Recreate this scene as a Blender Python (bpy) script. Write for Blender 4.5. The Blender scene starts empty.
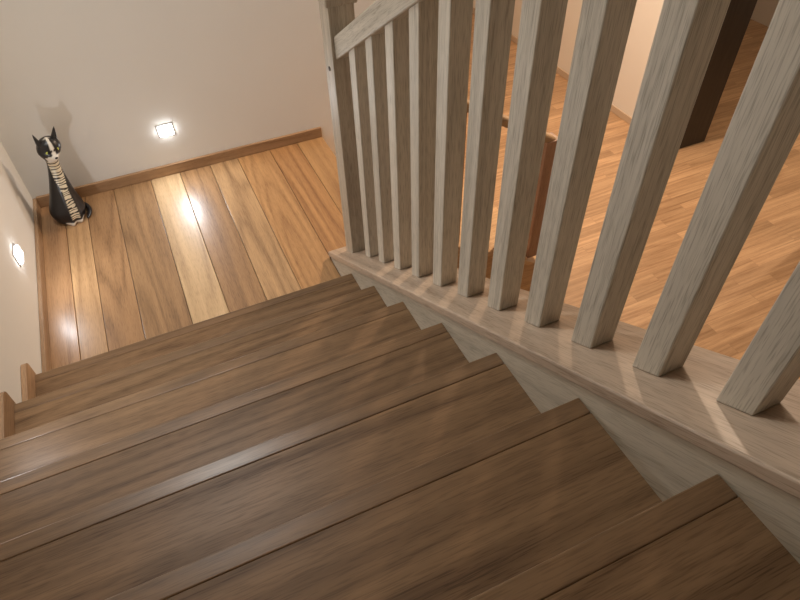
import bpy, bmesh, math, random
from mathutils import Vector, Matrix
random.seed(4)
G=0.27; RR=0.16601; SL=RR/G; W=1.273; D=1.379; FZ=-5*RR; CEIL=3.3
scn=bpy.context.scene
try: scn.view_settings.view_transform='Standard'
except Exception: pass

# ---------------------------------------------------------------- materials
def newmat(name):
    m=bpy.data.materials.new(name); m.use_nodes=True
    nt=m.node_tree; nt.nodes.clear()
    o=nt.nodes.new('ShaderNodeOutputMaterial'); b=nt.nodes.new('ShaderNodeBsdfPrincipled')
    nt.links.new(b.outputs[0],o.inputs[0]); return m,nt,b
def math_(nt,op,a,b=None,c=None):
    n=nt.nodes.new('ShaderNodeMath'); n.operation=op
    for i,v in enumerate((a,b,c)):
        if v is None: continue
        if isinstance(v,(int,float)): n.inputs[i].default_value=v
        else: nt.links.new(v,n.inputs[i])
    return n.outputs[0]
def woodgraph(nt,vec,axis,dark,light,ring=4.0,across=9.0,along=0.9,ringw=.3,pore=.5,sw=.55):
    """weights: growth rings (ringw), soft streaks (sw), pore dashes (pore)"""
    def mp(s):
        n=nt.nodes.new('ShaderNodeMapping'); n.inputs['Scale'].default_value=s
        nt.links.new(vec,n.inputs['Vector']); return n.outputs[0]
    def sc(a,l): return tuple(l if i==axis else a for i in range(3))
    def noise(v,scale,det,rough=.55,dist=0):
        n=nt.nodes.new('ShaderNodeTexNoise'); n.inputs['Scale'].default_value=scale
        n.inputs['Detail'].default_value=det; n.inputs['Roughness'].default_value=rough
        n.inputs['Distortion'].default_value=dist
        nt.links.new(v,n.inputs['Vector']); return n.outputs['Fac']
    low=noise(mp(sc(across*.55,along*.45)),1.0,1.2,.35,0)
    fine=noise(mp(sc(120,6)),1.0,2,.5)
    mod=noise(mp(sc(across*.8,along*1.2)),1.0,1,.5)
    ph=math_(nt,'ADD',math_(nt,'MULTIPLY',low,ring*30.0),math_(nt,'MULTIPLY',fine,3.0))
    s_=math_(nt,'MULTIPLY_ADD',math_(nt,'SINE',ph),.5,.5)
    rings=math_(nt,'POWER',s_,.4)
    streak=noise(mp(sc(across*4,along*.9)),1.0,6,.62,0)
    pores=noise(mp(sc(520,22)),1.0,1,.5)
    ps=nt.nodes.new('ShaderNodeMapRange'); ps.inputs[1].default_value=.33; ps.inputs[2].default_value=.5
    nt.links.new(pores,ps.inputs[0])
    a=math_(nt,'MULTIPLY',math_(nt,'MULTIPLY',math_(nt,'SUBTRACT',rings,.68),mod),ringw*2)
    b=math_(nt,'MULTIPLY',math_(nt,'SUBTRACT',streak,.5),sw*2.2)
    c=math_(nt,'MULTIPLY',math_(nt,'SUBTRACT',ps.outputs[0],.8),pore)
    f=math_(nt,'ADD',math_(nt,'ADD',a,b),math_(nt,'ADD',c,.5))
    cr=nt.nodes.new('ShaderNodeValToRGB'); e=cr.color_ramp.elements
    e[0].position=.05; e[0].color=(*dark,1); e[1].position=.85; e[1].color=(*light,1)
    nt.links.new(f,cr.inputs[0])
    return cr.outputs[0],f
def wood(name,axis,dark,light,rough=.35,ring=2.5,across=9,along=.9,var=.3,coat=0.0,bump=.04,ringw=.25,spec=.5,tilt=0,crough=.25,pore=.3,sw=.5):
    m,nt,b=newmat(name)
    tc=nt.nodes.new('ShaderNodeTexCoord'); oi=nt.nodes.new('ShaderNodeObjectInfo')
    src=tc.outputs['Object']
    if tilt:
        vr=nt.nodes.new('ShaderNodeVectorRotate'); vr.rotation_type='X_AXIS'
        vr.inputs['Angle'].default_value=tilt
        nt.links.new(src,vr.inputs['Vector']); src=vr.outputs[0]
    sv=nt.nodes.new('ShaderNodeVectorMath'); sv.operation='SCALE'; sv.inputs[0].default_value=(17,31,23)
    nt.links.new(oi.outputs['Random'],sv.inputs['Scale'])
    av=nt.nodes.new('ShaderNodeVectorMath'); av.operation='ADD'
    nt.links.new(src,av.inputs[0]); nt.links.new(sv.outputs[0],av.inputs[1])
    c,f=woodgraph(nt,av.outputs[0],axis,dark,light,ring,across,along,ringw,pore,sw)
    hs=nt.nodes.new('ShaderNodeHueSaturation')
    nt.links.new(math_(nt,'MULTIPLY_ADD',oi.outputs['Random'],var,1-var/2),hs.inputs['Value']); nt.links.new(c,hs.inputs['Color'])
    nt.links.new(hs.outputs[0],b.inputs['Base Color'])
    nt.links.new(math_(nt,'MULTIPLY_ADD',f,-.12,rough+.06),b.inputs['Roughness'])
    b.inputs['Specular IOR Level'].default_value=spec
    if coat: b.inputs['Coat Weight'].default_value=coat; b.inputs['Coat Roughness'].default_value=crough
    bp=nt.nodes.new('ShaderNodeBump'); bp.inputs['Strength'].default_value=bump; bp.inputs['Distance'].default_value=.002
    nt.links.new(f,bp.inputs['Height']); nt.links.new(bp.outputs[0],b.inputs['Normal'])
    return m
def plain(name,col,rough=.6,metal=0,nz=.0,nscale=8):
    m,nt,b=newmat(name); b.inputs['Roughness'].default_value=rough; b.inputs['Metallic'].default_value=metal
    tc=nt.nodes.new('ShaderNodeTexCoord'); n=nt.nodes.new('ShaderNodeTexNoise'); n.inputs['Scale'].default_value=nscale
    n.inputs['Detail'].default_value=4
    nt.links.new(tc.outputs['Object'],n.inputs['Vector'])
    mx=nt.nodes.new('ShaderNodeMix'); mx.data_type='RGBA'
    mx.inputs[6].default_value=(*[c*(1-nz) for c in col],1); mx.inputs[7].default_value=(*[min(1,c*(1+nz)) for c in col],1)
    nt.links.new(n.outputs['Fac'],mx.inputs[0]); nt.links.new(mx.outputs[2],b.inputs['Base Color'])
    return m
def wallmat(name,col):
    m=plain(name,col,.85,0,.03,3)
    nt=m.node_tree; b=[n for n in nt.nodes if n.type=='BSDF_PRINCIPLED'][0]
    n=nt.nodes.new('ShaderNodeTexNoise'); n.inputs['Scale'].default_value=220; n.inputs['Detail'].default_value=3
    tc=nt.nodes.new('ShaderNodeTexCoord'); nt.links.new(tc.outputs['Object'],n.inputs['Vector'])
    bp=nt.nodes.new('ShaderNodeBump'); bp.inputs['Strength'].default_value=.06; bp.inputs['Distance'].default_value=.002
    nt.links.new(n.outputs['Fac'],bp.inputs['Height']); nt.links.new(bp.outputs[0],b.inputs['Normal'])
    return m
def emit(name,col,s):
    m=bpy.data.materials.new(name); m.use_nodes=True; nt=m.node_tree; nt.nodes.clear()
    o=nt.nodes.new('ShaderNodeOutputMaterial'); e=nt.nodes.new('ShaderNodeEmission')
    e.inputs[0].default_value=(*col,1); e.inputs[1].default_value=s; nt.links.new(e.outputs[0],o.inputs[0]); return m
def laminate(name):
    m,nt,b=newmat(name)
    tc=nt.nodes.new('ShaderNodeTexCoord')
    br=nt.nodes.new('ShaderNodeTexBrick')
    br.inputs['Color1'].default_value=(.55,.53,.50,1); br.inputs['Color2'].default_value=(1,1,1,1)
    br.inputs['Mortar'].default_value=(.42,.40,.38,1); br.inputs['Scale'].default_value=1
    br.inputs['Mortar Size'].default_value=.0011; br.inputs['Brick Width'].default_value=.67; br.inputs['Row Height'].default_value=.082
    br.inputs['Mortar Smooth'].default_value=.3; br.offset=.37; br.offset_frequency=2; br.inputs['Bias'].default_value=.05
    nt.links.new(tc.outputs['Object'],br.inputs['Vector'])
    bw=nt.nodes.new('ShaderNodeRGBToBW'); nt.links.new(br.outputs['Color'],bw.inputs[0])
    sv=nt.nodes.new('ShaderNodeVectorMath'); sv.operation='SCALE'; sv.inputs[0].default_value=(9,17,3); nt.links.new(bw.outputs[0],sv.inputs['Scale'])
    av=nt.nodes.new('ShaderNodeVectorMath'); av.operation='ADD'
    nt.links.new(tc.outputs['Object'],av.inputs[0]); nt.links.new(sv.outputs[0],av.inputs[1])
    c,f=woodgraph(nt,av.outputs[0],0,(.29,.15,.068),(.69,.445,.25),2,12,1.3,.2,.15,.55)
    mx=nt.nodes.new('ShaderNodeMix'); mx.data_type='RGBA'; mx.blend_type='MULTIPLY'; mx.inputs[0].default_value=.65
    nt.links.new(c,mx.inputs[6]); nt.links.new(br.outputs['Color'],mx.inputs[7])
    nt.links.new(mx.outputs[2],b.inputs['Base Color']); b.inputs['Roughness'].default_value=.38
    return m
TH=math.atan(SL)
TD,TL=(.085,.045,.020),(.295,.180,.094)
M_tread=wood('oak_tread',0,TD,TL,.42,across=9,along=.8,var=.14,spec=.28,ringw=.26,ring=2.6,pore=.25,sw=.46)
M_nose=wood('oak_nosing',0,TD,TL,.34,across=10,along=.8,var=.10,spec=.4,ringw=.2,sw=.42,pore=.2,coat=.08,crough=.25)
M_riser=wood('oak_riser',0,(.08,.045,.025),(.24,.16,.10),.4)
M_bal=wood('oak_baluster',2,(.33,.295,.235),(.66,.605,.51),.5,across=18,along=.8,var=.10,ringw=.2,ring=2,pore=.4,sw=.34)
M_newel=wood('oak_newel',2,(.24,.20,.15),(.52,.45,.35),.45,across=14,along=.8,ringw=.2,ring=2,pore=.35,sw=.34)
M_hr=wood('oak_handrail',1,(.31,.27,.21),(.65,.59,.49),.4,across=16,along=.8,ringw=.2,tilt=TH,ring=2,pore=.35,sw=.34)
M_cap=wood('oak_cap',1,(.25,.18,.125),(.56,.44,.335),.40,across=10,along=.7,tilt=TH,ringw=.25,ring=2,pore=.3,sw=.34)
M_str=wood('oak_stringer',1,(.38,.33,.25),(.74,.66,.53),.45,across=8,along=.6,tilt=TH,ringw=.28,ring=2,pore=.3,sw=.32)
M_skirt=wood('oak_skirting',1,(.24,.14,.075),(.48,.31,.18),.4)
M_skx=wood('oak_skirting_x',0,(.24,.135,.065),(.48,.30,.165),.4)
M_rail2=wood('oak_rail_warm',0,(.34,.20,.10),(.62,.41,.22),.35)
M_bal2=wood('oak_post_warm',2,(.22,.115,.07),(.44,.26,.165),.4)
M_wall=wallmat('wall_paint',(.81,.80,.76))
M_wallw=wallmat('wall_paint_warm',(.78,.72,.64))
M_ceil=wallmat('ceiling_paint',(.8,.79,.77))
M_hall=laminate('laminate_floor')
M_dark=wood('wenge',2,(.010,.007,.006),(.03,.022,.018),.4)
M_metal=plain('brushed_metal',(.6,.6,.6),.35,.9,.05)
M_plug=plain('dark_plug',(.03,.02,.015),.5)
M_led=emit('led_lens',(.95,.98,1.0),18)
M_bulb=emit('lamp_glass_warm',(1,.8,.6),6)
M_basew=plain('baseboard_light',(.55,.42,.3),.5)

# ---------------------------------------------------------------- builders
def empty(name,loc=(0,0,0)):
    o=bpy.data.objects.new(name,None); o.location=loc; scn.collection.objects.link(o); return o
def fin(bm,name,mat,parent=None,bevel=0,seg=2,smooth=False):
    bmesh.ops.recalc_face_normals(bm,faces=bm.faces)
    if bevel:
        es=[e for e in bm.edges if len(e.link_faces)==2 and e.calc_face_angle(0)>.5]
        bmesh.ops.bevel(bm,geom=es,offset=bevel,segments=seg,affect='EDGES',profile=.5,clamp_overlap=True)
    me=bpy.data.meshes.new(name); bm.to_mesh(me); bm.free()
    if smooth:
        for p in me.polygons: p.use_smooth=True
    o=bpy.data.objects.new(name,me); me.materials.append(mat); scn.collection.objects.link(o)
    if parent: o.parent=parent
    return o
def box(name,a,b,mat,parent=None,bevel=0.0,seg=2):
    bm=bmesh.new(); bmesh.ops.create_cube(bm,size=1)
    for v in bm.verts: v.co=Vector([(a[i]+b[i])/2+v.co[i]*(b[i]-a[i]) for i in range(3)])
    return fin(bm,name,mat,parent,bevel,seg)
def prism(name,poly,axis,lo,hi,mat,parent=None,bevel=0.0,seg=2):
    bm=bmesh.new(); oth=[i for i in range(3) if i!=axis]
    def mk(p,c):
        v=[0,0,0]; v[axis]=c; v[oth[0]]=p[0]; v[oth[1]]=p[1]; return bm.verts.new(v)
    A=[mk(p,lo) for p in poly]; B=[mk(p,hi) for p in poly]
    bm.faces.new(A); bm.faces.new(list(reversed(B)))
    n=len(poly)
    for i in range(n): bm.faces.new((A[i],B[i],B[(i+1)%n],A[(i+1)%n]))
    return fin(bm,name,mat,parent,bevel,seg)
def disc(name,c,r,d,axis,mat,parent,seg=20):
    bm=bmesh.new(); bmesh.ops.create_cone(bm,cap_ends=True,segments=seg,radius1=r,radius2=r,depth=d)
    rot={0:Matrix.Rotation(math.pi/2,4,'Y'),1:Matrix.Rotation(math.pi/2,4,'X'),2:Matrix.Identity(4)}[axis]
    bmesh.ops.transform(bm,matrix=Matrix.Translation(c)@rot,verts=bm.verts)
    return fin(bm,name,mat,parent)

# ---------------------------------------------------------------- upper staircase
NT=9
st=empty('staircase')
for k in range(1,NT+1):
    y=-(k-1)*G; z=k*RR
    box('tread_%d'%k,(0.001,y-G-.02,z-.035),(W,y-.0385,z),M_tread,st,.0006,1)
    box('nosing_%d'%k,(0.001,y-.0383,z-.042),(W,y,z+.0008),M_nose,st,.0032,4)
    box('riser_%d'%k,(0.001,y-.055,z-RR),(W,y-.03,z-.036),M_riser,st)
HC=.233
ytop=.32; ybot=-NT*G
def zl(y,h): return -SL*y+h
prism('stringer_face',[(ytop-.02,0.0),(ytop-.02,zl(ytop-.02,HC-.03)),(ybot,zl(ybot,HC-.03)),(ybot,zl(ybot,-.35)),(-.5,0.0)],0,W,W+.04,M_str,st)
prism('stringer_back',[(ytop-.02,FZ+.001),(ytop-.02,zl(ytop-.02,HC-.03)),(ybot,zl(ybot,HC-.03)),(ybot,zl(ybot,-.35)),(-.9,FZ+.001)],0,1.42,1.455,M_str,st)
prism('stringer_cap',[(ytop,zl(ytop,HC)),(ytop,zl(ytop,HC)-.032),(ybot,zl(ybot,HC)-.032),(ybot,zl(ybot,HC))],0,W-.006,1.475,M_cap,st,.004)
def tooth(k):
    y=-(k-1)*G; z=k*RR; h=.075; pts=[]
    y0=y-G+.012
    pts=[(y0,z),(y0,z+h-.01)]
    for i in range(6):
        a=math.pi/2*(1-i/5); pts.append((y+.012-.03+.03*math.cos(a),z+h-.03+.03*math.sin(a)))
    pts+=[(y+.012,z-RR+.075),(y,z-RR+.07),(y,z)]
    return prism('wall_skirting_%d'%k,pts,0,0.001,.02,M_skirt,st,.002)
for k in range(1,NT+1): tooth(k)

# ---------------------------------------------------------------- upper railing
rl=empty('stair_railing')
bs=.055; RT=1.185; RB=1.105
for i in range(0,14):
    y=-.045-.1542*i; x0=1.346
    poly=[(y,zl(y,HC)+.0005),(y+bs,zl(y+bs,HC)+.0005),(y+bs,zl(y+bs,RB+.005)),(y,zl(y,RB+.005))]
    prism('baluster_%d'%(i+1),poly,0,x0,x0+bs,M_bal,rl,.0025)
yh0=.15; yh1=-2.2
prism('handrail',[(yh0,zl(yh0,RB)),(yh0,zl(yh0,RT)),(yh1,zl(yh1,RT)),(yh1,zl(yh1,RB))],0,1.34,1.41,M_hr,rl,.006,3)
nx,ny=1.328,.128; ns=.092
box('newel_post',(nx,ny,.0),(nx+ns,ny+ns,1.20),M_newel,rl,.003)
box('newel_cap',(nx-.010,ny-.010,1.20),(nx+ns+.010,ny+ns+.010,1.23),M_newel,rl,.006)
disc('screw_plug',(nx-.001,ny+.045,.98),.008,.004,0,M_plug,rl)

# ---------------------------------------------------------------- landing and lower flight
LX=1.60
ld=empty('landing_floor')
xs=[0.0005,.13,.24,.39,.59,.75,.92,1.08,W-.001,1.44,LX]
cols=[((.20,.10,.043),(.46,.265,.13)),((.27,.15,.068),(.56,.35,.175)),((.17,.09,.040),(.43,.25,.12)),((.155,.086,.040),(.39,.235,.115)),
      ((.36,.23,.12),(.68,.49,.28)),((.17,.092,.042),(.44,.265,.13)),((.24,.14,.068),(.56,.36,.185)),((.24,.12,.05),(.55,.32,.14)),((.21,.095,.037),(.50,.275,.115)),((.24,.12,.05),(.48,.28,.12))]
for i in range(len(xs)-1):
    pm=wood('landing_oak_%d'%i,1,cols[i][0],cols[i][1],rough=.38,across=9,along=.8,var=.06,coat=.22,ringw=.32,crough=.25,ring=2.2,pore=.25,sw=.46)
    box('plank_%d'%(i+1),(xs[i]+.0010,-.03 if i<8 else .322,-.02),(xs[i+1]-.0010,D-.001,0.0),pm,ld,.0018)
lf=empty('lower_staircase')
for k in range(1,5):
    x=LX+(k-1)*G; z=-k*RR
    box('tread_%d'%k,(x-.03,.24,z-.035),(x+G,D-.002,z),M_rail2,lf,.004)
    box('riser_%d'%k,(x-.03,.24,z),(x-.005,D-.002,z+RR-.021 if k==1 else z+RR-.036),M_rail2,lf)
box('riser_5',(LX+4*G-.03,.24,FZ+.001),(LX+4*G-.005,D-.002,FZ+RR-.036),M_rail2,lf)
def zx(x,h): return -SL*(x-LX)+h
xb=2.45
prism('stringer',[(1.457,FZ+.002),(1.457,zx(1.457,.12)),(xb,zx(xb,.12)),(xb,FZ+.002)],1,.15,.235,M_rail2,lf)
prism('stringer_cap',[(1.478,zx(1.478,.121)),(1.478,zx(1.478,.15)),(xb,zx(xb,.15)),(xb,zx(xb,.121))],1,.13,.255,M_rail2,lf,.003)
r2=empty('lower_stair_railing')
for i in range(5):
    x=1.53+.1542*i
    prism('baluster_%d'%(i+1),[(x,zx(x,.1505)),(x+.055,zx(x+.055,.1505)),(x+.055,zx(x+.055,.86)),(x,zx(x,.86))],1,.17,.225,M_bal2,r2,.0025)
prism('handrail',[(1.424,zx(1.424,.85)),(1.424,zx(1.424,.90)),(2.46,zx(2.46,.90)),(2.46,zx(2.46,.85))],1,.165,.23,M_rail2,r2,.015,4)
box('end_post',(2.32,.16,zx(2.32,.151)),(2.395,.235,zx(2.32,.86)),M_bal2,r2,.003)

# ---------------------------------------------------------------- room shell
box('floor',(-.2,-3.2,FZ-.1),(7.2,4.8,FZ),M_hall)
box('wall_left',(-.15,-3.2,FZ),(0,D+.15,CEIL),M_wall)
box('wall_back',(0,D,FZ),(2.42,D+.15,CEIL),M_wall)
WX=4.44; DA,DB=1.27,-.10
box('wall_right_far',(WX,DA,FZ),(WX+.32,4.8,CEIL),M_wallw)
box('wall_right_near',(WX,-3.2,FZ),(WX+.32,DB,CEIL),M_wallw)
box('wall_right_lintel',(WX,DB,FZ+2.05),(WX+.32,DA,CEIL),M_wallw)
box('wall_hall_end',(2.27,4.5,FZ),(WX,4.65,CEIL),M_wallw)
box('wall_hall_side',(2.27,D+.15,FZ),(2.42,4.5,CEIL),M_wallw)
box('wall_front',(-.15,-3.35,FZ),(7.2,-3.2,CEIL),M_wall)
box('wall_room_end',(7.05,-3.2,FZ),(7.2,4.8,CEIL),M_wallw)
box('ceiling',(-.2,-3.35,CEIL),(7.2,4.8,CEIL+.1),M_ceil)
box('baseboard_back',(.018,D-.018,.0005),(LX,D-.0005,.062),M_skx,None,.003)
box('baseboard_left',(.0005,.014,.0005),(.018,D-.0005,.055),M_skirt,None,.003)
box('baseboard_hall',(WX-.015,DA+.06,FZ+.0005),(WX-.0005,4.49,FZ+.06),M_basew,None,.003)
dr=empty('door_1')
box('jamb_far',(WX-.02,DA-.04,FZ+.001),(WX+.36,DA-.0005,FZ+2.05),M_dark,dr,.002)
box('casing_far',(WX-.022,DA-.04,FZ+.001),(WX-.001,DA+.03,FZ+2.12),M_dark,dr,.002)
box('jamb_near',(WX-.02,DB+.0005,FZ+.001),(WX+.36,DB+.04,FZ+2.05),M_dark,dr,.002)
box('casing_near',(WX-.022,DB-.05,FZ+.001),(WX-.001,DB+.04,FZ+2.12),M_dark,dr,.002)
box('head',(WX-.02,DB+.04,FZ+2.01),(WX+.36,DA-.04,FZ+2.049),M_dark,dr,.002)
d2=empty('door_2')
box('leaf',(2.75,4.46,FZ+.002),(3.55,4.499,FZ+2.0),M_dark,d2,.003)
box('casing',(2.67,4.48,FZ+.001),(2.749,4.4995,FZ+2.08),M_dark,d2,.002)

# ---------------------------------------------------------------- cat figurine
CM,nt,b=newmat('painted_cat')
va=nt.nodes.new('ShaderNodeVertexColor'); va.layer_name='paint'
tc=nt.nodes.new('ShaderNodeTexCoord')
sp=nt.nodes.new('ShaderNodeSeparateColor'); nt.links.new(va.outputs['Color'],sp.inputs[0])
mp=nt.nodes.new('ShaderNodeMapping'); mp.inputs['Scale'].default_value=(60,60,200); nt.links.new(tc.outputs['Object'],mp.inputs[0])
wv=nt.nodes.new('ShaderNodeTexWave'); wv.bands_direction='Z'; wv.inputs['Scale'].default_value=.11; wv.inputs['Distortion'].default_value=9; wv.inputs['Detail Scale'].default_value=1.6
nt.links.new(mp.outputs[0],wv.inputs['Vector'])
cr=nt.nodes.new('ShaderNodeValToRGB'); cr.color_ramp.elements[0].position=.22; cr.color_ramp.elements[1].position=.34
cr.color_ramp.elements[0].color=(.03,.02,.012,1); cr.color_ramp.elements[1].color=(.74,.67,.51,1)
nt.links.new(wv.outputs['Fac'],cr.inputs[0])
m1=nt.nodes.new('ShaderNodeMix'); m1.data_type='RGBA'; m1.inputs[6].default_value=(.012,.011,.012,1)
nt.links.new(sp.outputs[0],m1.inputs[0]); nt.links.new(cr.outputs[0],m1.inputs[7])
m2=nt.nodes.new('ShaderNodeMix'); m2.data_type='RGBA'; nt.links.new(m1.outputs[2],m2.inputs[6]); m2.inputs[7].default_value=(.78,.74,.66,1)
nt.links.new(sp.outputs[1],m2.inputs[0]); nt.links.new(m2.outputs[2],b.inputs['Base Color']); b.inputs['Roughness'].default_value=.35
M_black=plain('cat_black',(.012,.011,.012),.35); M_white=plain('cat_white',(.75,.72,.65),.4)
M_eye=plain('cat_eye',(.55,.6,.12),.2)
cat=empty('cat_figurine')
prof=[(0,.054,.066,0),(.012,.064,.078,0),(.05,.071,.084,0),(.10,.066,.075,-.002),(.15,.055,.061,-.006),(.20,.044,.047,-.010),(.25,.034,.036,-.012),
      (.29,.028,.030,-.012),(.315,.027,.029,-.014),(.335,.032,.034,-.018),(.355,.044,.039,-.021),(.375,.053,.042,-.021),(.395,.052,.041,-.018),(.412,.043,.035,-.014),(.425,.026,.022,-.012),(.430,.004,.004,-.012)]
def cmr(t):
    for j in range(len(prof)-1):
        if t<=prof[j+1][0]: break
    p0=prof[max(j-1,0)];p1=prof[j];p2=prof[j+1];p3=prof[min(j+2,len(prof)-1)]
    u=(t-p1[0])/(p2[0]-p1[0])
    return [p1[c]+.5*u*((p2[c]-p0[c])+u*((2*p0[c]-5*p1[c]+4*p2[c]-p3[c])+u*(3*p1[c]-p0[c]-3*p2[c]+p3[c]))) for c in (1,2,3)]
CB=Vector((.160,1.205,.0008)); ROT=Matrix.Rotation(math.radians(22),3,'Z'); CS=1.04
def cw(x,y,z):
    x=x+.055*(z/.43)**1.3
    return CB+ROT@(Vector((x,y,z))*CS)
bm=bmesh.new(); col=bm.loops.layers.color.new('paint'); NR,NS=96,56; rings=[]; loc={}
for i in range(NR+1):
    t=.430*i/NR; rx,ry,oy=cmr(t); ring=[]
    for s in range(NS):
        a=2*math.pi*s/NS; x=rx*math.sin(a); y=-ry*math.cos(a)+oy
        fr=max(0,math.cos(a))
        if t<.14:
            hx=math.exp(-((abs(math.sin(a))-.9)/.3)**2)*math.exp(-((t-.055)/.045)**2); x+=math.copysign(.010*hx,x)
        if t<.19: y-= (.010*math.exp(-((abs(x)-.021)/.011)**2)*(1-t/.19)**.5)*(fr>0)
        if t<.03: y-= .014*math.exp(-((abs(x)-.022)/.012)**2)*(fr>.2)*(1-t/.03)
        if t>.325: y-= .026*math.exp(-(x/.016)**2-((t-.352)/.014)**2)*(fr>0)
        v=bm.verts.new(cw(x,y,t)); loc[v]=(a if a<math.pi else a-2*math.pi,t,x); ring.append(v)
    rings.append(ring)
for i in range(NR):
    for s in range(NS): bm.faces.new((rings[i][s],rings[i][(s+1)%NS],rings[i+1][(s+1)%NS],rings[i+1][s]))
bm.faces.new(list(reversed(rings[0]))); bm.faces.new(rings[-1])
for fce in bm.faces:
    for l in fce.loops:
        a,t,x=loc[l.vert]; r=g_=0.0; aa=abs(a)
        if .03<t<.20 and aa<.30+.2*t: r=1
        if .20<=t<.33: r=1 if aa<.40+1.0*(t-.20)/.13 else 0
        if t>.325 and aa<1.0 and t<.368-abs(x)*.35: r=0; g_=1
        if t>=.36 and abs(x)<.006 and aa<1.2: g_=1; r=0
        if t<.022 and aa<.7: g_=1; r=0
        l[col]=(r,g_,0,1)
o=fin(bm,'body',CM,cat,0,2,True)
def cone(name,base,tip,r,mat,flat=.55,seg=20):
    bm=bmesh.new(); bv=Vector(base); d=Vector(tip)-bv; L=d.length; d.normalize()
    q=d.to_track_quat('Z','Y').to_matrix()
    prev=None
    for j in range(9):
        u=j/8; rr=r*(1-u)**.8+.0006; ring=[]
        for s in range(seg):
            a=2*math.pi*s/seg; p=bv+q@Vector((rr*math.cos(a),rr*flat*math.sin(a),L*u)); ring.append(bm.verts.new(cw(*p)))
        if prev:
            for s in range(seg): bm.faces.new((prev[s],prev[(s+1)%seg],ring[(s+1)%seg],ring[s]))
        else: bm.faces.new(ring)
        prev=ring
    bm.faces.new(prev); return fin(bm,name,mat,cat,0,2,True)
for sgn,n in ((-1,'l'),(1,'r')):
    cone('ear_'+n,(sgn*.030,-.014,.392),(sgn*.050,-.010,.462),.026,M_black)
    cone('ear_inner_'+n,(sgn*.031,-.024,.402),(sgn*.047,-.014,.447),.014,M_white,.3)
def ball(name,c,r,mat,sc=(1,1,1)):
    bm=bmesh.new(); bmesh.ops.create_uvsphere(bm,u_segments=20,v_segments=12,radius=r)
    for v in bm.verts: v.co=cw(c[0]+v.co.x*sc[0],c[1]+v.co.y*sc[1],c[2]+v.co.z*sc[2])
    return fin(bm,name,mat,cat,0,2,True)
for sgn,n in ((-1,'l'),(1,'r')):
    ball('eye_'+n,(sgn*.021,-.0555,.380),.0095,M_eye,(1,.45,.8))
    ball('pupil_'+n,(sgn*.021,-.0595,.380),.0045,M_black,(.6,.5,1.3))
ball('nose',(0,-.084,.357),.006,M_black,(1.2,.8,.8))
cu=bpy.data.curves.new('tail','CURVE'); cu.dimensions='3D'; cu.bevel_depth=.011; cu.bevel_resolution=5; cu.use_fill_caps=True
spn=cu.splines.new('NURBS'); tp=[(.0,.078,.014),(.05,.09,.013),(.093,.05,.013),(.098,-.005,.013),(.084,-.055,.013),(.05,-.089,.013)]
spn.points.add(len(tp)-1)
for p_,q_ in zip(spn.points,tp):
    w_=cw(*q_); p_.co=(*w_,1); p_.radius=1
spn.points[-1].radius=.5; spn.use_endpoint_u=True; spn.order_u=4
to=bpy.data.objects.new('tail',cu); cu.materials.append(M_black); scn.collection.objects.link(to); to.parent=cat

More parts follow.
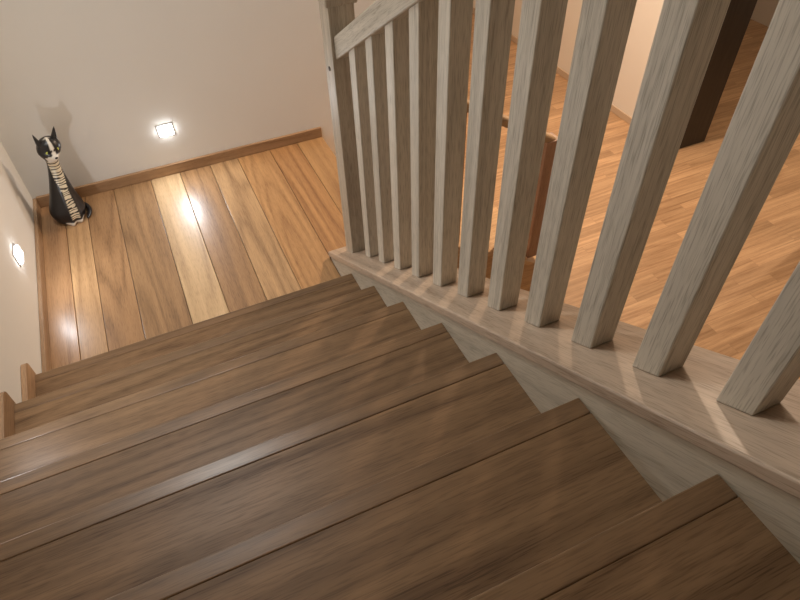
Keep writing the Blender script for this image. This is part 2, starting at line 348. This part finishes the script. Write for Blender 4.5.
# ---------------------------------------------------------------- wall step lights
def steplight(c,axis,sgn,en=1.1):
    e=empty('step_light')
    def bx(n,w,h,t0,t1,m,bev):
        a=[0,0,0];b=[0,0,0]
        oth=[i for i in (0,1) if i!=axis][0]
        a[axis],b[axis]=sorted((c[axis]+sgn*t0,c[axis]+sgn*t1))
        a[oth],b[oth]=c[oth]-w/2,c[oth]+w/2; a[2],b[2]=c[2]-h/2,c[2]+h/2
        return box(n,a,b,m,e,bev,4)
    bx('frame',.088,.070,.0005,.005,M_metal,.002)
    bx('lens',.074,.054,.004,.018,M_led,.006)
    l=bpy.data.lights.new('led_beam','AREA'); l.shape='RECTANGLE'; l.size=.07; l.size_y=.05
    l.energy=en; l.color=(.96,.97,1)
    o=bpy.data.objects.new('led_beam',l); scn.collection.objects.link(o); o.parent=e
    o.location=[c[i]+(sgn*.021 if i==axis else 0) for i in range(3)]
    d=[0,0,-.15]; d[axis]=sgn
    o.rotation_euler=Vector(d).to_track_quat('-Z','Y').to_euler()
    return e
steplight((.75,D,.26),1,-1,1.8); steplight((0,.64,.25),0,1,1.6); steplight((0,-.45,.85),0,1,2.2)  # third one is out of view, added to light the balusters' left faces

# ---------------------------------------------------------------- ceiling lamps
def lamp(name,x,y,z,en,col,size,mat):
    e=empty(name)
    disc('base',(x,y,CEIL-.011),.07,.02,2,M_metal,e,32)
    if z<CEIL-.2: disc('rod',(x,y,(CEIL+z)/2),.006,CEIL-z-.04,2,M_metal,e,12)
    disc('diffuser',(x,y,z+.02),.12,.04,2,mat,e,32)
    l=bpy.data.lights.new('lamp','AREA'); l.shape='DISK'; l.size=size; l.energy=en; l.color=col
    o=bpy.data.objects.new('lamp',l); o.location=(x,y,z-.02); scn.collection.objects.link(o); o.parent=e
lamp('room_fill_lamp',3.4,1.3,2.2,82,(1,.76,.56),.12,M_bulb)
lamp('ceiling_lamp',.45,.3,CEIL-.06,23,(.98,.99,.97),.3,M_bulb)
lamp('room_fill_lamp',6.0,.3,2.2,26,(1,.75,.52),.12,M_bulb)  # unseen lamp, added to brighten the room beyond the doorway
w=bpy.data.worlds.new('World'); scn.world=w; w.use_nodes=True
w.node_tree.nodes['Background'].inputs[0].default_value=(.5,.5,.5,1); w.node_tree.nodes['Background'].inputs[1].default_value=.1

# ---------------------------------------------------------------- camera
f=612.369;cx,cy,cz=.71453,-1.82682,1.94803;yaw=.40255;pi_=.80002;ro=-.03296
F=Vector((math.sin(yaw)*math.cos(pi_),math.cos(yaw)*math.cos(pi_),-math.sin(pi_)))
R=Vector((math.cos(yaw),-math.sin(yaw),0)); U=R.cross(F)
R2=R*math.cos(ro)+U*math.sin(ro); U2=-R*math.sin(ro)+U*math.cos(ro)
cam=bpy.data.cameras.new('camera'); co=bpy.data.objects.new('camera',cam); scn.collection.objects.link(co)
m=Matrix((R2,U2,-F)).transposed().to_4x4(); m.translation=(cx,cy,cz); co.matrix_world=m
cam.sensor_width=36; cam.lens=f/800*36; cam.clip_start=.05
scn.camera=co
